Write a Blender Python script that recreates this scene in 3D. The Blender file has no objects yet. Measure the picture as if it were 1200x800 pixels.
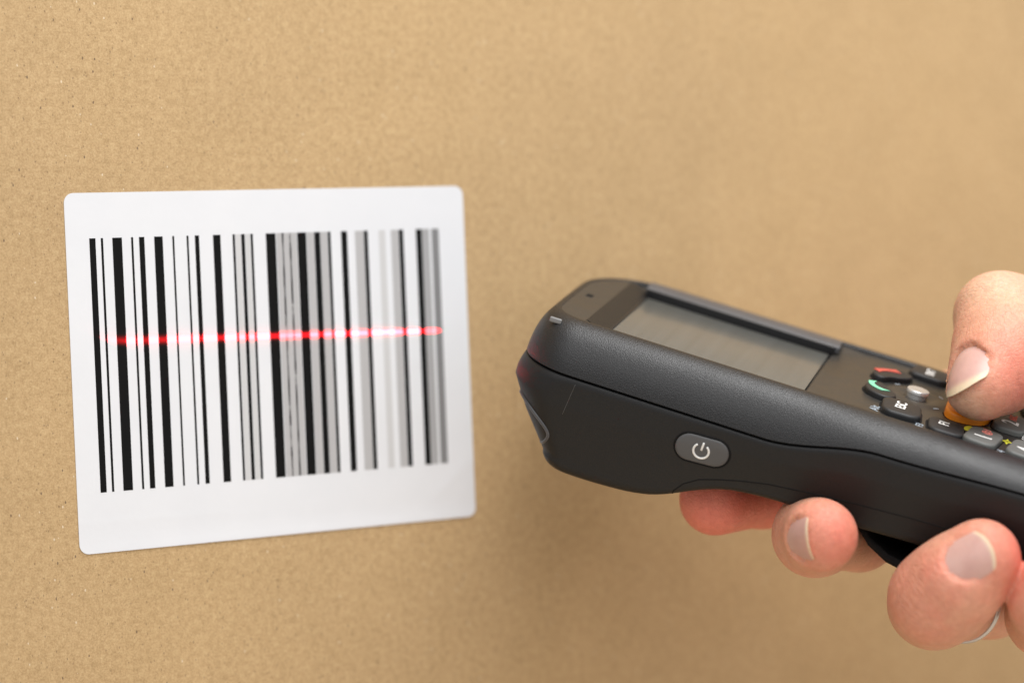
import bpy, bmesh, math, random
import numpy as np
from mathutils import Vector, Matrix

S = 0.001                       # everything below is written in millimetres
rng = np.random.default_rng(7)
random.seed(7)
scene = bpy.context.scene
C = scene.collection

# ------------------------------------------------------------------ camera, world, lights, exposure
cam_d = bpy.data.cameras.new('camera')
cam = bpy.data.objects.new('camera', cam_d)
C.objects.link(cam)
cam.location = (0, 0, 0)
cam.rotation_euler = (math.radians(90), 0, 0)
cam_d.lens = 85
cam_d.sensor_width = 36
cam_d.clip_start = 0.01
cam_d.clip_end = 20
cam_d.dof.use_dof = True
cam_d.dof.focus_distance = 0.5015
cam_d.dof.aperture_fstop = 6.0
cam_d.dof.aperture_blades = 9
scene.camera = cam

w = bpy.data.worlds.new('World')
scene.world = w
w.use_nodes = True
bg = w.node_tree.nodes['Background']
bg.inputs[0].default_value = (0.98, 0.985, 1.0, 1)
bg.inputs[1].default_value = 0.66

def area(name, loc, target, size, size_y, power, color=(1, 1, 1)):
    d = bpy.data.lights.new(name, 'AREA')
    d.shape = 'RECTANGLE'
    d.size, d.size_y = size, size_y
    d.energy = power
    d.color = color
    o = bpy.data.objects.new(name, d)
    C.objects.link(o)
    o.location = loc
    o.rotation_euler = (Vector(target) - Vector(loc)).to_track_quat('-Z', 'Y').to_euler()
    return o

area('softbox_above', (0.24, 0.36, 0.70), (0.07, 0.50, 0.0), 0.60, 0.36, 7.2, (1, 0.99, 0.98))
area('softbox_front', (0.85, -0.35, 0.70), (0.05, 0.56, 0.0), 1.7, 1.1, 4.5, (1, 0.99, 0.98))
area('softbox_over_camera', (-0.12, -0.45, 0.62), (0.0, 0.55, 0.0), 1.2, 0.7, 4.9, (1, 0.99, 0.98))

scene.view_settings.view_transform = 'Standard'
scene.view_settings.look = 'None'
scene.view_settings.exposure = -0.13
scene.view_settings.gamma = 1
scene.cycles.use_denoising = True
scene.cycles.max_bounces = 8
scene.cycles.sample_clamp_indirect = 2.0

# ------------------------------------------------------------------ helpers
def srgb(r, g, b):
    f = lambda c: (c / 255 / 12.92) if c / 255 <= .04045 else ((c / 255 + .055) / 1.055) ** 2.4
    return (f(r), f(g), f(b), 1)

def new_mat(name):
    m = bpy.data.materials.new(name)
    m.use_nodes = True
    nt = m.node_tree
    return m, nt, nt.nodes['Principled BSDF']

def node(nt, t, **kw):
    n = nt.nodes.new(t)
    for k, v in kw.items():
        setattr(n, k, v)
    return n

def noise(nt, vec, scale, detail=3, rough=.6, dims='3D'):
    n = node(nt, 'ShaderNodeTexNoise', noise_dimensions=dims)
    n.inputs['Scale'].default_value = scale
    n.inputs['Detail'].default_value = detail
    n.inputs['Roughness'].default_value = rough
    nt.links.new(vec, n.inputs['Vector'])
    return n

def ramp(nt, fac, stops):
    r = node(nt, 'ShaderNodeValToRGB')
    el = r.color_ramp.elements
    while len(el) < len(stops):
        el.new(0.5)
    for e, (p, c) in zip(el, stops):
        e.position = p
        e.color = c if len(c) == 4 else (*c, 1)
    nt.links.new(fac, r.inputs[0])
    return r

def mixc(nt, fac, a, b, mode='MIX'):
    m = node(nt, 'ShaderNodeMix', data_type='RGBA', blend_type=mode)
    for sock, v in ((m.inputs[0], fac), (m.inputs[6], a), (m.inputs[7], b)):
        if hasattr(v, 'is_output'):
            nt.links.new(v, sock)
        else:
            sock.default_value = v
    return m.outputs[2]

def math_n(nt, op, a, b=None, c=None, clamp=False):
    m = node(nt, 'ShaderNodeMath', operation=op, use_clamp=clamp)
    for i, v in enumerate((a, b, c)):
        if v is None:
            continue
        if hasattr(v, 'is_output'):
            nt.links.new(v, m.inputs[i])
        else:
            m.inputs[i].default_value = v
    return m.outputs[0]

def bump(nt, height, dist, strength=1.0, normal=None):
    b = node(nt, 'ShaderNodeBump')
    b.inputs['Distance'].default_value = dist
    b.inputs['Strength'].default_value = strength
    nt.links.new(height, b.inputs['Height'])
    if normal is not None:
        nt.links.new(normal, b.inputs['Normal'])
    return b.outputs[0]

def simple(name, col, rough=.5, spec=.5, metal=0., tex=0., tex_scale=2500, sheen=None, coat=0, var=0.0):
    m, nt, p = new_mat(name)
    p.inputs['Base Color'].default_value = (*col[:3], 1)
    p.inputs['Roughness'].default_value = rough
    p.inputs['Specular IOR Level'].default_value = spec
    p.inputs['Metallic'].default_value = metal
    p.inputs['Coat Weight'].default_value = coat
    tc = node(nt, 'ShaderNodeTexCoord')
    if tex:
        n = noise(nt, tc.outputs['Object'], tex_scale, 2, .6)
        nt.links.new(bump(nt, n.outputs[0], tex * S), p.inputs['Normal'])
    if var:
        n2 = noise(nt, tc.outputs['Object'], 120, 4, .6)
        r = ramp(nt, n2.outputs[0], [(.3, tuple(c * (1 - var) for c in col[:3])), (.7, tuple(min(1, c * (1 + var)) for c in col[:3]))])
        nt.links.new(r.outputs[0], p.inputs['Base Color'])
        rr = math_n(nt, 'MULTIPLY_ADD', n2.outputs[0], .25, rough - .12)
        nt.links.new(rr, p.inputs['Roughness'])
    return m

def mesh_obj(name, verts, faces, mat, parent=None, smooth=True, sharp=None):
    me = bpy.data.meshes.new(name)
    me.from_pydata([tuple(float(c) * S for c in v) for v in verts], [], [tuple(int(i) for i in f) for f in faces])
    me.update()
    if smooth:
        me.polygons.foreach_set('use_smooth', [True] * len(me.polygons))
        if sharp is not None:
            me.set_sharp_from_angle(angle=math.radians(sharp))
    o = bpy.data.objects.new(name, me)
    C.objects.link(o)
    me.materials.append(mat)
    if parent is not None:
        o.parent = parent
    return o

def recalc(o):
    bm = bmesh.new()
    bm.from_mesh(o.data)
    bmesh.ops.recalc_face_normals(bm, faces=bm.faces)
    bm.to_mesh(o.data)
    bm.free()

def grid_faces(nr, nc, wrap=True):
    fs = []
    for i in range(nr - 1):
        for j in range(nc if wrap else nc - 1):
            k = (j + 1) % nc
            fs.append((i * nc + j, i * nc + k, (i + 1) * nc + k, (i + 1) * nc + j))
    return fs

def tag(o, label, cat, group=None, kind=None):
    if label:
        o['label'] = label
    if cat:
        o['category'] = cat
    if group:
        o['group'] = group
    if kind:
        o['kind'] = kind

def sstep(x, a, b):
    t = np.clip((x - a) / (b - a), 0, 1)
    return t * t * (3 - 2 * t)

def tube(name, pts, r, mat, parent=None, n=8, closed=False):
    pts = [np.array(p, float) for p in pts]
    V, m = [], len(pts)
    up = None
    for i in range(m):
        a = pts[(i - 1) % m] if (closed or i > 0) else pts[i]
        b = pts[(i + 1) % m] if (closed or i < m - 1) else pts[i]
        t = (b - a) / (np.linalg.norm(b - a) + 1e-9)
        if up is None:
            up = np.cross(t, [0.3, .2, 1.]) if abs(t[2]) < .9 else np.cross(t, [0, 1., 0])
        up = up - t * (up @ t)
        up /= np.linalg.norm(up)
        s = np.cross(t, up)
        for k in range(n):
            an = 2 * math.pi * k / n
            V.append(pts[i] + r * (math.cos(an) * up + math.sin(an) * s))
    F = grid_faces(m, n)
    if closed:
        for k in range(n):
            F.append(((m - 1) * n + k, (m - 1) * n + (k + 1) % n, (k + 1) % n, k))
    else:
        F.append(tuple(range(n)))
        F.append(tuple(range((m - 1) * n, m * n)))
    o = mesh_obj(name, V, F, mat, parent)
    recalc(o)
    return o

# ------------------------------------------------------------------ cardboard box with the label
def norm(v):
    v = np.array(v, float)
    return v / np.linalg.norm(v)

Lc = np.array([[-92.81, 499.86, 30.61], [-11.43, 548.67, 35.25], [-8.36, 550.76, -39.66], [-89.74, 501.95, -44.30]])
ex = norm(Lc[1] - Lc[0] + Lc[2] - Lc[3])
ez = Lc[0] - Lc[3] + Lc[1] - Lc[2]
ez = norm(ez - ex * (ez @ ex))
ey = np.cross(ez, ex)                      # points into the box
Lo = Lc.mean(0)                            # middle of the label, on the box face

# kraft board
kraft, nt, p = new_mat('kraft_board')
tc = node(nt, 'ShaderNodeTexCoord')
mp = node(nt, 'ShaderNodeMapping')
nt.links.new(tc.outputs['Object'], mp.inputs['Vector'])
mp.inputs['Scale'].default_value = (1, 1, 1)
st = node(nt, 'ShaderNodeMapping')
nt.links.new(tc.outputs['Object'], st.inputs['Vector'])
st.inputs['Scale'].default_value = (1.0, 1, .75)
n_f = noise(nt, mp.outputs[0], 2300, 4, .75)
n_m = noise(nt, mp.outputs[0], 650, 4, .7)
n_c = noise(nt, st.outputs[0], 70, 4, .65)
n_b = noise(nt, mp.outputs[0], 12, 3, .5)
col = ramp(nt, n_f.outputs[0], [(.37, (.32, .21, .105)), (.5, (.475, .322, .165)), (.63, (.60, .445, .255))]).outputs[0]
c2 = ramp(nt, n_m.outputs[0], [(.36, (.375, .25, .12)), (.5, (.485, .328, .168)), (.64, (.565, .405, .215))]).outputs[0]
col = mixc(nt, .5, col, c2)
c3 = ramp(nt, n_c.outputs[0], [(.25, (.92, .91, .89)), (.75, (1.05, 1.05, 1.06))]).outputs[0]
col = mixc(nt, .8, col, c3, 'MULTIPLY')
c4 = ramp(nt, n_b.outputs[0], [(.3, (.95, .95, .96)), (.7, (1.04, 1.04, 1.03))]).outputs[0]
col = mixc(nt, 1, col, c4, 'MULTIPLY')
def specks(scale, thr_seed, thr_size, warp):
    # short fibres and flecks: a sparse few of the cells carry a small spot
    vo = node(nt, 'ShaderNodeTexVoronoi')
    vo.inputs['Scale'].default_value = scale
    mpv = node(nt, 'ShaderNodeMapping')
    mpv.inputs['Rotation'].default_value = (0, warp, 0)
    mpv.inputs['Scale'].default_value = (1, .6, .55)
    mpv.inputs['Location'].default_value = (warp, 0, warp * .7)
    nt.links.new(tc.outputs['Object'], mpv.inputs['Vector'])
    nt.links.new(mpv.outputs[0], vo.inputs['Vector'])
    sep = node(nt, 'ShaderNodeSeparateColor')
    nt.links.new(vo.outputs['Color'], sep.inputs[0])
    a = math_n(nt, 'GREATER_THAN', sep.outputs[0], thr_seed)
    b = math_n(nt, 'LESS_THAN', vo.outputs['Distance'], thr_size)
    return math_n(nt, 'MULTIPLY', a, b)
col = mixc(nt, math_n(nt, 'MULTIPLY', specks(2600, .965, .36, .5), .5), col, (.13, .085, .05, 1))
col = mixc(nt, math_n(nt, 'MULTIPLY', specks(1900, .991, .32, -.7), .75), col, (.10, .07, .05, 1))
col = mixc(nt, math_n(nt, 'MULTIPLY', specks(1900, .990, .30, 1.1), .6), col, (.78, .68, .52, 1))
nt.links.new(col, p.inputs['Base Color'])
p.inputs['Roughness'].default_value = .82
p.inputs['Specular IOR Level'].default_value = .25
bn = bump(nt, n_m.outputs[0], .12 * S, .7)
bn = bump(nt, n_f.outputs[0], .06 * S, .8, bn)
nt.links.new(bn, p.inputs['Normal'])

def box_pt(x, y, z):
    return Lo + ex * x + ey * y + ez * z

def frame_matrix(o, x, y, z):
    return Matrix(((x[0], y[0], z[0], o[0] * S), (x[1], y[1], z[1], o[1] * S), (x[2], y[2], z[2], o[2] * S), (0, 0, 0, 1)))

# the box: local x along its face, y into it, z up
bm = bmesh.new()
x0, x1, z0, z1, dep = -150., 480., -230., 250., 380.
vs = [(x0, 0, z0), (x1, 0, z0), (x1, 0, z1), (x0, 0, z1), (x0, dep, z0), (x1, dep, z0), (x1, dep, z1), (x0, dep, z1)]
bvs = [bm.verts.new([c * S for c in v]) for v in vs]
for f in ((0, 1, 2, 3), (5, 4, 7, 6), (4, 0, 3, 7), (1, 5, 6, 2), (3, 2, 6, 7), (4, 5, 1, 0)):
    bm.faces.new([bvs[i] for i in f])
bmesh.ops.bevel(bm, geom=bm.edges[:], offset=3 * S, segments=4, affect='EDGES', profile=.5)
me = bpy.data.meshes.new('cardboard_box')
bm.to_mesh(me)
bm.free()
me.polygons.foreach_set('use_smooth', [True] * len(me.polygons))
me.set_sharp_from_angle(angle=math.radians(30))
box = bpy.data.objects.new('cardboard_box', me)
C.objects.link(box)
me.materials.append(kraft)
box.matrix_world = frame_matrix(Lo, ex, ey, ez)
tag(box, 'large brown kraft cardboard box filling the background behind the barcode label', 'box')

# ---- unseen table top below the picture, added to bounce warm light upwards
wood = simple('pale_bounce_table', (.62, .52, .40), .45, .4, var=.08)
bm = bmesh.new()
bmesh.ops.create_cube(bm, size=1)
for v_ in bm.verts:
    v_.co = Vector((v_.co.x * 1.6 + .15, v_.co.y * 1.1 + .45, v_.co.z * .04 - .285))
bmesh.ops.bevel(bm, geom=bm.edges[:], offset=.004, segments=3, affect='EDGES')
me = bpy.data.meshes.new('bounce_table_top')
bm.to_mesh(me); bm.free()
me.materials.append(wood)
tbl = bpy.data.objects.new('bounce_table_top', me)
C.objects.link(tbl)
tag(tbl, None, None, None, 'structure')

# ---- label
paper, nt, p = new_mat('label_paper')
tc = node(nt, 'ShaderNodeTexCoord')
n1 = noise(nt, tc.outputs['Object'], 60, 4, .6)
n2 = noise(nt, tc.outputs['Object'], 900, 3, .6)
col = ramp(nt, n1.outputs[0], [(.3, (.672, .684, .712)), (.7, (.697, .707, .731))]).outputs[0]
nt.links.new(col, p.inputs['Base Color'])
p.inputs['Roughness'].default_value = .42
p.inputs['Specular IOR Level'].default_value = .4
nt.links.new(bump(nt, n2.outputs[0], .015 * S, .6, bump(nt, n1.outputs[0], .25 * S, .5)), p.inputs['Normal'])
ink = simple('black_ink', (.0075, .0075, .0075), .6, .06)

LW, LH = 95.0, 75.0
def label_lift(x, z):
    # lower edge stands a hair off the board; a faint crease runs across the lower right corner
    lift = .15 * np.exp(-((z + LH / 2) / 2.0) ** 2) * (.5 + .5 * sstep(x, -45, -20)) + .15 * np.exp(-((x - LW / 2) / 3) ** 2)
    d = (x - 38.5) * .62 - (z + 31) * .78
    lift = lift + .07 * np.exp(-(d / 1.3) ** 2) * sstep(x, 33, 40) * (1 - sstep(z, -26, -20))
    lift = lift + .012 * np.exp(-((z + 31.5 + .01 * x) / .7) ** 2) * (1 - sstep(x, -25, 0))
    return .14 + lift
def rrect_row(z):
    r = 2.1
    dz = np.maximum(np.abs(z) - (LH / 2 - r), 0)
    return LW / 2 - (r - np.sqrt(np.maximum(r * r - dz * dz, 0)))
def ease(n, span, edge):
    t = np.linspace(-1, 1, n)
    return t * span
zs = np.concatenate([np.linspace(-LH / 2, -LH / 2 + 9, 30), np.linspace(-LH / 2 + 9.6, LH / 2 - 2.2, 70), LH / 2 - 2.1 + 2.1 * np.sin(np.linspace(0, math.pi / 2, 12))])
zs[:12] = -LH / 2 + 2.1 - 2.1 * np.sin(np.linspace(math.pi / 2, 0, 12))
zs = np.unique(zs)
NX = 140
V = []
for z in zs:
    hw_ = float(rrect_row(z))
    for t in np.linspace(-1, 1, NX):
        x = t * hw_
        V.append((x, -float(label_lift(x, z)), z))
nr = len(zs)
F = grid_faces(nr, NX, False)
base = len(V)
V += [(x, y + .12, z) for x, y, z in V[:base]]
F += [tuple(i + base for i in reversed(f)) for f in grid_faces(nr, NX, False)]
rim = [j for j in range(NX)] + [i * NX + NX - 1 for i in range(1, nr)] + [(nr - 1) * NX + j for j in range(NX - 2, -1, -1)] + [i * NX for i in range(nr - 2, 0, -1)]
for a, b in zip(rim, rim[1:] + rim[:1]):
    F.append((a, a + base, b + base, b))
lab = mesh_obj('barcode_label', V, F, paper, None, True, 40)
lab.matrix_world = frame_matrix(Lo, ex, ey, ez)
tag(lab, 'white rounded barcode label stuck on the brown cardboard with a red scan line across it', 'label')

FPX = 2833.0
def pix_ray(px, py):
    return np.array([(px - 600) / FPX, 1.0, (400 - py) / FPX])
def label_xz(px, py):
    r = pix_ray(px, py)
    d = (Lo @ ey) / (r @ ey)
    q = r * d - Lo
    return float(q @ ex), float(q @ ez)

BARS = [(104.0, 111.3), (117.5, 120.2), (131, 142.3), (153.0, 155.5), (162.3, 168.6), (180.1, 190.1), (201.4, 203.6),
        (218.1, 220.4), (227.8, 232.8), (249.1, 257.9), (272.0, 274.8), (282.1, 286.3), (293.0, 295.9), (311.0, 322.5),
        (329.6, 331.7), (338.2, 340.3), (347.7, 358.3), (367.7, 374.6), (383.5, 387.0), (399.2, 406.3),
        (425.9, 430.6), (466.8, 472.2), (487.0, 493.8)]
GREYS = [('light', (.54, .54, .545), [(275.4, 281.6), (286.9, 292.4), (443.4, 451.0)]),
         ('mid', (.42, .415, .42), [(323.4, 347.0), (358.9, 367.4), (374.8, 383.2), (415.4, 425.6), (457.6, 466.4)]),
         ('dark', (.34, .34, .345), [(493.8, 502.6)]),
         ('darkest', (.20, .20, .204), [(505.2, 513.6)])]
ztop = .5 * (label_xz(107, 276)[1] + label_xz(510, 271)[1])
zbot = .5 * (label_xz(122, 576)[1] + label_xz(521, 543)[1])
def printed(name, bars_, mat):
    for a, b in bars_:
        V, F = [], []
        xa, xb = label_xz(a, 274)[0], label_xz(b, 274)[0]
        k0 = len(V)
        NB_ = 24
        for i in range(NB_ + 1):
            z = zbot + (ztop - zbot) * i / NB_
            for x in (xa, xb):
                V.append((x, -float(label_lift(np.float64(x), np.float64(z))) - .02, z))
        for i in range(NB_):
            q = k0 + 2 * i
            F.append((q, q + 1, q + 3, q + 2))
        mesh_obj(name, V, F, mat, lab, True)
printed('printed_bar', BARS, ink)
for nm, c_, bars_ in GREYS:
    printed('printed_bar', bars_, simple(nm + '_grey_ink', c_, .6, .2))

# ------------------------------------------------------------------ the scanner's frame (u tail-wards, v across, t up)
Wv = norm((.276, .937, .215))
Lv = np.array((.932, -.206, -.298))
Lv = norm(Lv - Wv * (Lv @ Wv))
Tv = np.cross(Lv, Wv)
Do = pix_ray(715, 383.3) * 505.0
RD = np.stack([Lv, Wv, Tv])
def dev2world(q):
    return Do + np.asarray(q, float) @ RD
def world2dev(x):
    return RD @ (np.asarray(x, float) - Do)
def wdir(d):
    return norm(RD @ np.asarray(d, float))

scanner = bpy.data.objects.new('barcode_scanner', None)
C.objects.link(scanner)
scanner.empty_display_size = .01
scanner.matrix_world = frame_matrix(Do, Lv, Wv, Tv)
tag(scanner, 'dark grey handheld barcode scanner with a grey screen and keypad, held in a hand', 'scanner')

# plastics
def shell_mat(name, c, rough, tex, spec):
    m, nt, p = new_mat(name)
    tc = node(nt, 'ShaderNodeTexCoord')
    n1 = noise(nt, tc.outputs['Object'], 3600, 2, .6)
    n2 = noise(nt, tc.outputs['Object'], 60, 4, .6)
    vo = node(nt, 'ShaderNodeTexVoronoi')
    vo.inputs['Scale'].default_value = 4200
    nt.links.new(tc.outputs['Object'], vo.inputs['Vector'])
    r = ramp(nt, n1.outputs[0], [(.3, tuple(x * .8 for x in c)), (.7, tuple(x * 1.25 for x in c))])
    nt.links.new(r.outputs[0], p.inputs['Base Color'])
    nt.links.new(math_n(nt, 'MULTIPLY_ADD', n2.outputs[0], .16, rough - .08), p.inputs['Roughness'])
    p.inputs['Specular IOR Level'].default_value = spec
    h = math_n(nt, 'ADD', n1.outputs[0], math_n(nt, 'MULTIPLY', vo.outputs['Distance'], .7))
    nt.links.new(bump(nt, h, tex * S), p.inputs['Normal'])
    return m
M_top = shell_mat('textured_grey_plastic', (.0095, .0095, .0103), .37, .055, .46)
M_low = shell_mat('fine_grey_plastic', (.008, .008, .0086), .45, .02, .36)
M_face = simple('faceplate_plastic', (.030, .028, .025), .36, .5, tex=.012, tex_scale=2500, var=.12)
M_dark = simple('dark_gap', (.006, .006, .006), .7, .2)
M_key = simple('black_rubber', (.014, .014, .015), .5, .45, tex=.02, var=.15)
M_gkey = simple('grey_rubber', (.115, .118, .112), .5, .4, tex=.02, var=.06)
M_okey = simple('orange_rubber', (.80, .235, .008), .38, .45, tex=.012, var=.04)
M_white = simple('white_print', (.80, .80, .78), .5, .4)
M_red = simple('red_print', (.62, .10, .07), .5, .4)
M_dred = simple('salmon_print', (.75, .24, .20), .5, .4)
M_green = simple('green_print', (.22, .66, .42), .5, .4)
M_yel = simple('yellow_print', (.72, .70, .06), .5, .4)
M_blue = simple('pale_blue_print', (.30, .35, .40), .5, .4)
M_dblue = simple('dark_blue_print', (.07, .09, .13), .5, .4)
M_metal = simple('satin_silver', (.62, .62, .61), .27, .6, .55, tex=.004, tex_scale=4000)
M_strap = simple('black_webbing', (.008, .008, .008), .8, .2, tex=.25, tex_scale=1400)
M_btn = simple('grey_button', (.085, .085, .087), .5, .4, tex=.02)
M_rim = simple('window_rim_plastic', (.07, .07, .075), .35, .5)
M_recess, nt, p = new_mat('recess_shade_black')  # flush matte black, coloured for the shade inside a deep recess
p.inputs['Base Color'].default_value = (.002, .002, .0025, 1)
p.inputs['Roughness'].default_value = .6
p.inputs['Specular IOR Level'].default_value = .0
p.inputs['IOR'].default_value = 1.02

VC = 22.5
def tp(u):      # parting line height
    return -10.0 + 4.3 * sstep(u, 38, 62) + 1.3 * sstep(u, 62, 95)
def tb(u):      # underside height
    return np.interp(u, [-8, 0, 6, 15, 21, 26, 33, 42, 60, 75, 100, 170], [-31.6, -31.9, -31.9, -31.3, -29.7, -26.8, -24.0, -23.0, -23.2, -22.6, -22.2, -21.5])
def tbs(u):     # the same, rounded off
    return sum(tb(u + d) for d in (-3, -1.5, 0, 1.5, 3)) / 5

U1 = 168.0
def outline(u0, inset, rn, bulge, rt=22.0):
    """plan outline at one level: near side tail->nose, nose, far side nose->tail, tail"""
    hw = 32.5 - inset
    u1 = U1 - inset
    rn = max(.6, min(rn, hw * .9)); rf = max(.6, min(rn + 11, hw * .95)); rt = min(rt, hw * .9)
    P = []
    yn = VC - hw; yf = VC + hw
    def bul(v):
        return -bulge * (1 - ((v - VC) / hw) ** 2)
    ub = u0 + rn
    tail0 = u1 - rt
    ts = np.linspace(0, 1, 96)
    for t in ts[:-1]:
        P.append((tail0 + (ub - tail0) * t, yn))
    for a in np.linspace(0, math.pi / 2, 16)[:-1]:
        P.append((ub - rn * math.sin(a), yn + rn * (1 - math.cos(a))))
    for v in np.linspace(yn + rn, yf - rf, 40)[:-1]:
        P.append((u0, v))
    for a in np.linspace(0, math.pi / 2, 16)[:-1]:
        P.append((u0 + rf * (1 - math.cos(a)), yf - rf + rf * math.sin(a)))
    for t in ts[:-1]:
        P.append((u0 + rf + (tail0 - u0 - rf) * t, yf))
    for a in np.linspace(0, math.pi / 2, 10)[:-1]:
        P.append((tail0 + rt * math.sin(a), yf - rt * (1 - math.cos(a))))
    for v in np.linspace(yf - rt, yn + rt, 20)[:-1]:
        P.append((u1, v))
    for a in np.linspace(0, math.pi / 2, 10)[:-1]:
        P.append((u1 - rt * (1 - math.cos(a)), yn + rt - rt * math.sin(a)))
    P = np.array(P)
    k = np.clip((ub + 14 - P[:, 0]) / 14, 0, 1)          # bow the whole nose forward a little
    P[:, 0] += k * k * np.array([bul(v) for v in P[:, 1]])
    return P

def loft(name, rings, mat, parent, cap=False, sharp=50):
    V = np.concatenate(rings)
    n = len(rings[0])
    F = grid_faces(len(rings), n)
    V = list(V)
    if cap:
        V.append(rings[-1].mean(0))
        c = len(V) - 1
        b = (len(rings) - 1) * n
        F += [(b + j, b + (j + 1) % n, c) for j in range(n)]
    o = mesh_obj(name, V, F, mat, parent, True, sharp)
    recalc(o)
    return o

def ring(u0, inset, rn, bulge, tf):
    P = outline(u0, inset, rn, bulge)
    return np.column_stack([P, tf(P[:, 0])])

NB = 0.4
# ---- upper shell: inner lip wall, lip, rounded shoulder, parting edge
rings = []
IN = 9.0
rings.append(ring(-11.6, IN + .55, 6.0, NB, lambda u: -3.2 + 0 * u))
rings.append(ring(-11.7, IN + .45, 6.0, NB, lambda u: -.45 + 0 * u))
rings.append(ring(-11.9, IN + .25, 6.3, NB, lambda u: -.10 + 0 * u))
for a in np.linspace(0, 1, 18):
    q = a * math.pi / 2
    si, co = math.sin(q), math.cos(q)
    ins = IN * (1 - (si * .62 + .38 * a))
    dz = (.55 * (1 - co) + .45 * a * a)
    u0 = -12.2 - 3.9 * (si * .6 + .4 * a)
    rings.append(ring(u0, ins, 6.6 + 5.4 * a, NB, lambda u, dz=dz: (tp(u) + .35) * dz))
rings.append(ring(-16.05, .25, 12, NB, lambda u: tp(u) + .12))
rings.append(ring(-15.1, 1.2, 11, NB, lambda u: tp(u) + .10))
loft('upper_shell', rings, M_top, scanner)
# ---- lower shell
def nose_u(t):
    return np.interp(t, [-32, -29.6, -20.8, -14.8, -13.2, -10], [-3.8, -5.4, -12.9, -17.0, -17.0, -16.2])
rings = []
rings.append(ring(-14.9, 1.3, 11, NB, lambda u: tp(u) - .22))
rings.append(ring(-16.0, .30, 12, NB, lambda u: tp(u) - .24))
rings.append(ring(-16.2, .08, 12, NB, lambda u: tp(u) - .45))
def mixt(f):    # fraction f of the way from the parting line to the underside
    return lambda u: (tp(u) - .45) * (1 - f) + tbs(u) * f
for f in np.linspace(.06, .86, 22):
    tn = -10.5 * (1 - f) - 30.8 * f
    ins = .05 + .35 * sstep(f, 0, .35) + 3.9 * max(0, f - .30) ** 1.05
    rings.append(ring(float(nose_u(tn)), ins, 12 - 7.5 * f, NB, mixt(f)))
i0 = ins
u00 = float(nose_u(-30.8 * .86 - 10.5 * .14))
for a in np.linspace(.12, 1, 9):
    q = a * math.pi / 2
    f = .86 + .14 * math.sin(q)
    ins = i0 + 2.4 * (1 - math.cos(q))
    rings.append(ring(u00 + .9 * math.sin(q) + 1.5 * (1 - math.cos(q)), ins, 4.8, NB * .9, mixt(f)))
for k in (12, 18, 24, 29):
    rings.append(ring(u00 + 2.6 + (k - 8) * .8, k, 5, .3, tbs))
loft('lower_shell', rings, M_low, scanner, cap=True)

def side_v(u, t):
    """near side surface of the lower shell"""
    f = (t - (tp(u) - .45)) / (tbs(u) - (tp(u) - .45))
    if f < .86:
        ins = .05 + .35 * sstep(f, 0, .35) + 3.9 * max(0, f - .30) ** 1.05
    else:
        c = math.sqrt(max(0, 1 - min(1, (f - .86) / .14) ** 2))
        ins = i0 + 2.4 * (1 - c)
    return VC - 32.5 + float(ins)

# ---- battery cover seam (a fine groove, sunk into the shell)
pts = []
for u, t in [(22.75, -28.3), (22.95, -27.4), (24.6, -25.2), (27.5, -23.2), (31.4, -21.9), (36, -20.6), (41.6, -19.4), (50, -18.4), (59.2, -17.6), (70, -16.9), (85, -16.3), (110, -15.6), (140, -15)]:
    pts.append((u, side_v(u, t) + .06, t))
dense = []
for (a, b) in zip(pts[:-1], pts[1:]):
    for k in range(5):
        q = np.array(a) * (1 - k / 5) + np.array(b) * k / 5
        q[1] = side_v(q[0], q[2]) + .05
        dense.append(q)
tube('cover_seam', dense, .17, M_dark, scanner, 6)
# fine mould line down the lower shell behind the nose
tube('mould_line', [(-2.2 - .09 * k, side_v(-2.2 - .09 * k, -11.2 - k * .55) + .03, -11.2 - k * .55) for k in range(14)], .055, simple('scuffed_plastic', (.08, .08, .08), .4), scanner, 5)

# ---- face plate: a height field inside the lip, with the screen recess
SU0, SU1, SV0, SV1 = -1.0, 42.6, 3.2, 39.2
us = np.unique(np.round(np.concatenate([np.arange(-14, 150.1, 1.0), [SU0, SU0 - .01, SU1, SU1 + .01]]), 3))
vv = np.unique(np.round(np.concatenate([np.arange(-2, 47.1, 1.0), [SV0, SV0 - .01, SV1, SV1 + .01]]), 3))
def plate_t(u, v):
    t = -.75 + .6 * (1 - float(sstep(u, -7, -5)))
    t -= .85 * float(np.clip((u + 5.2) / (SU0 + 5.2), 0, 1)) * (1 - sstep(u, SU1, SU1 + 7 + .10 * (v - 20)))
    if u < -5:
        t = -.15
    elif u < SU0:
        t = -.15 - 1.45 * (u + 5) / (SU0 + 5)      # ramps at both ends of the screen
    if v > SV1:
        t += .95 * float(sstep(v, SV1, 46)) * float(sstep(u, SU0 - 3, SU0 + .5)) * (1 - float(sstep(u, SU1 + 1, SU1 + 8)))
    r = math.hypot(u - 63.6, v - 22.5)
    t += .45 * float(1 - sstep(r, 5.0, 8.4)) - .55 * float(1 - sstep(r, 2.6, 4.4))     # raised dish round the joystick
    return float(t)
lip = outline(-11.7, IN + .4, 6.0, NB)
def inside(u, v):
    hw = 32.5 - IN - .2
    if abs(v - VC) > hw or u > U1 - IN - 12:
        return False
    uu = -11.9 + 1.0 * 0 - NB * (1 - ((v - VC) / hw) ** 2)
    e = hw - abs(v - VC)
    rc = 6.0 if v < VC else 17.0
    if e < rc:
        uu += rc - math.sqrt(max(0, rc * rc - (rc - e) ** 2))
    return u > uu
idx, V, F = {}, [], []
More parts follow.
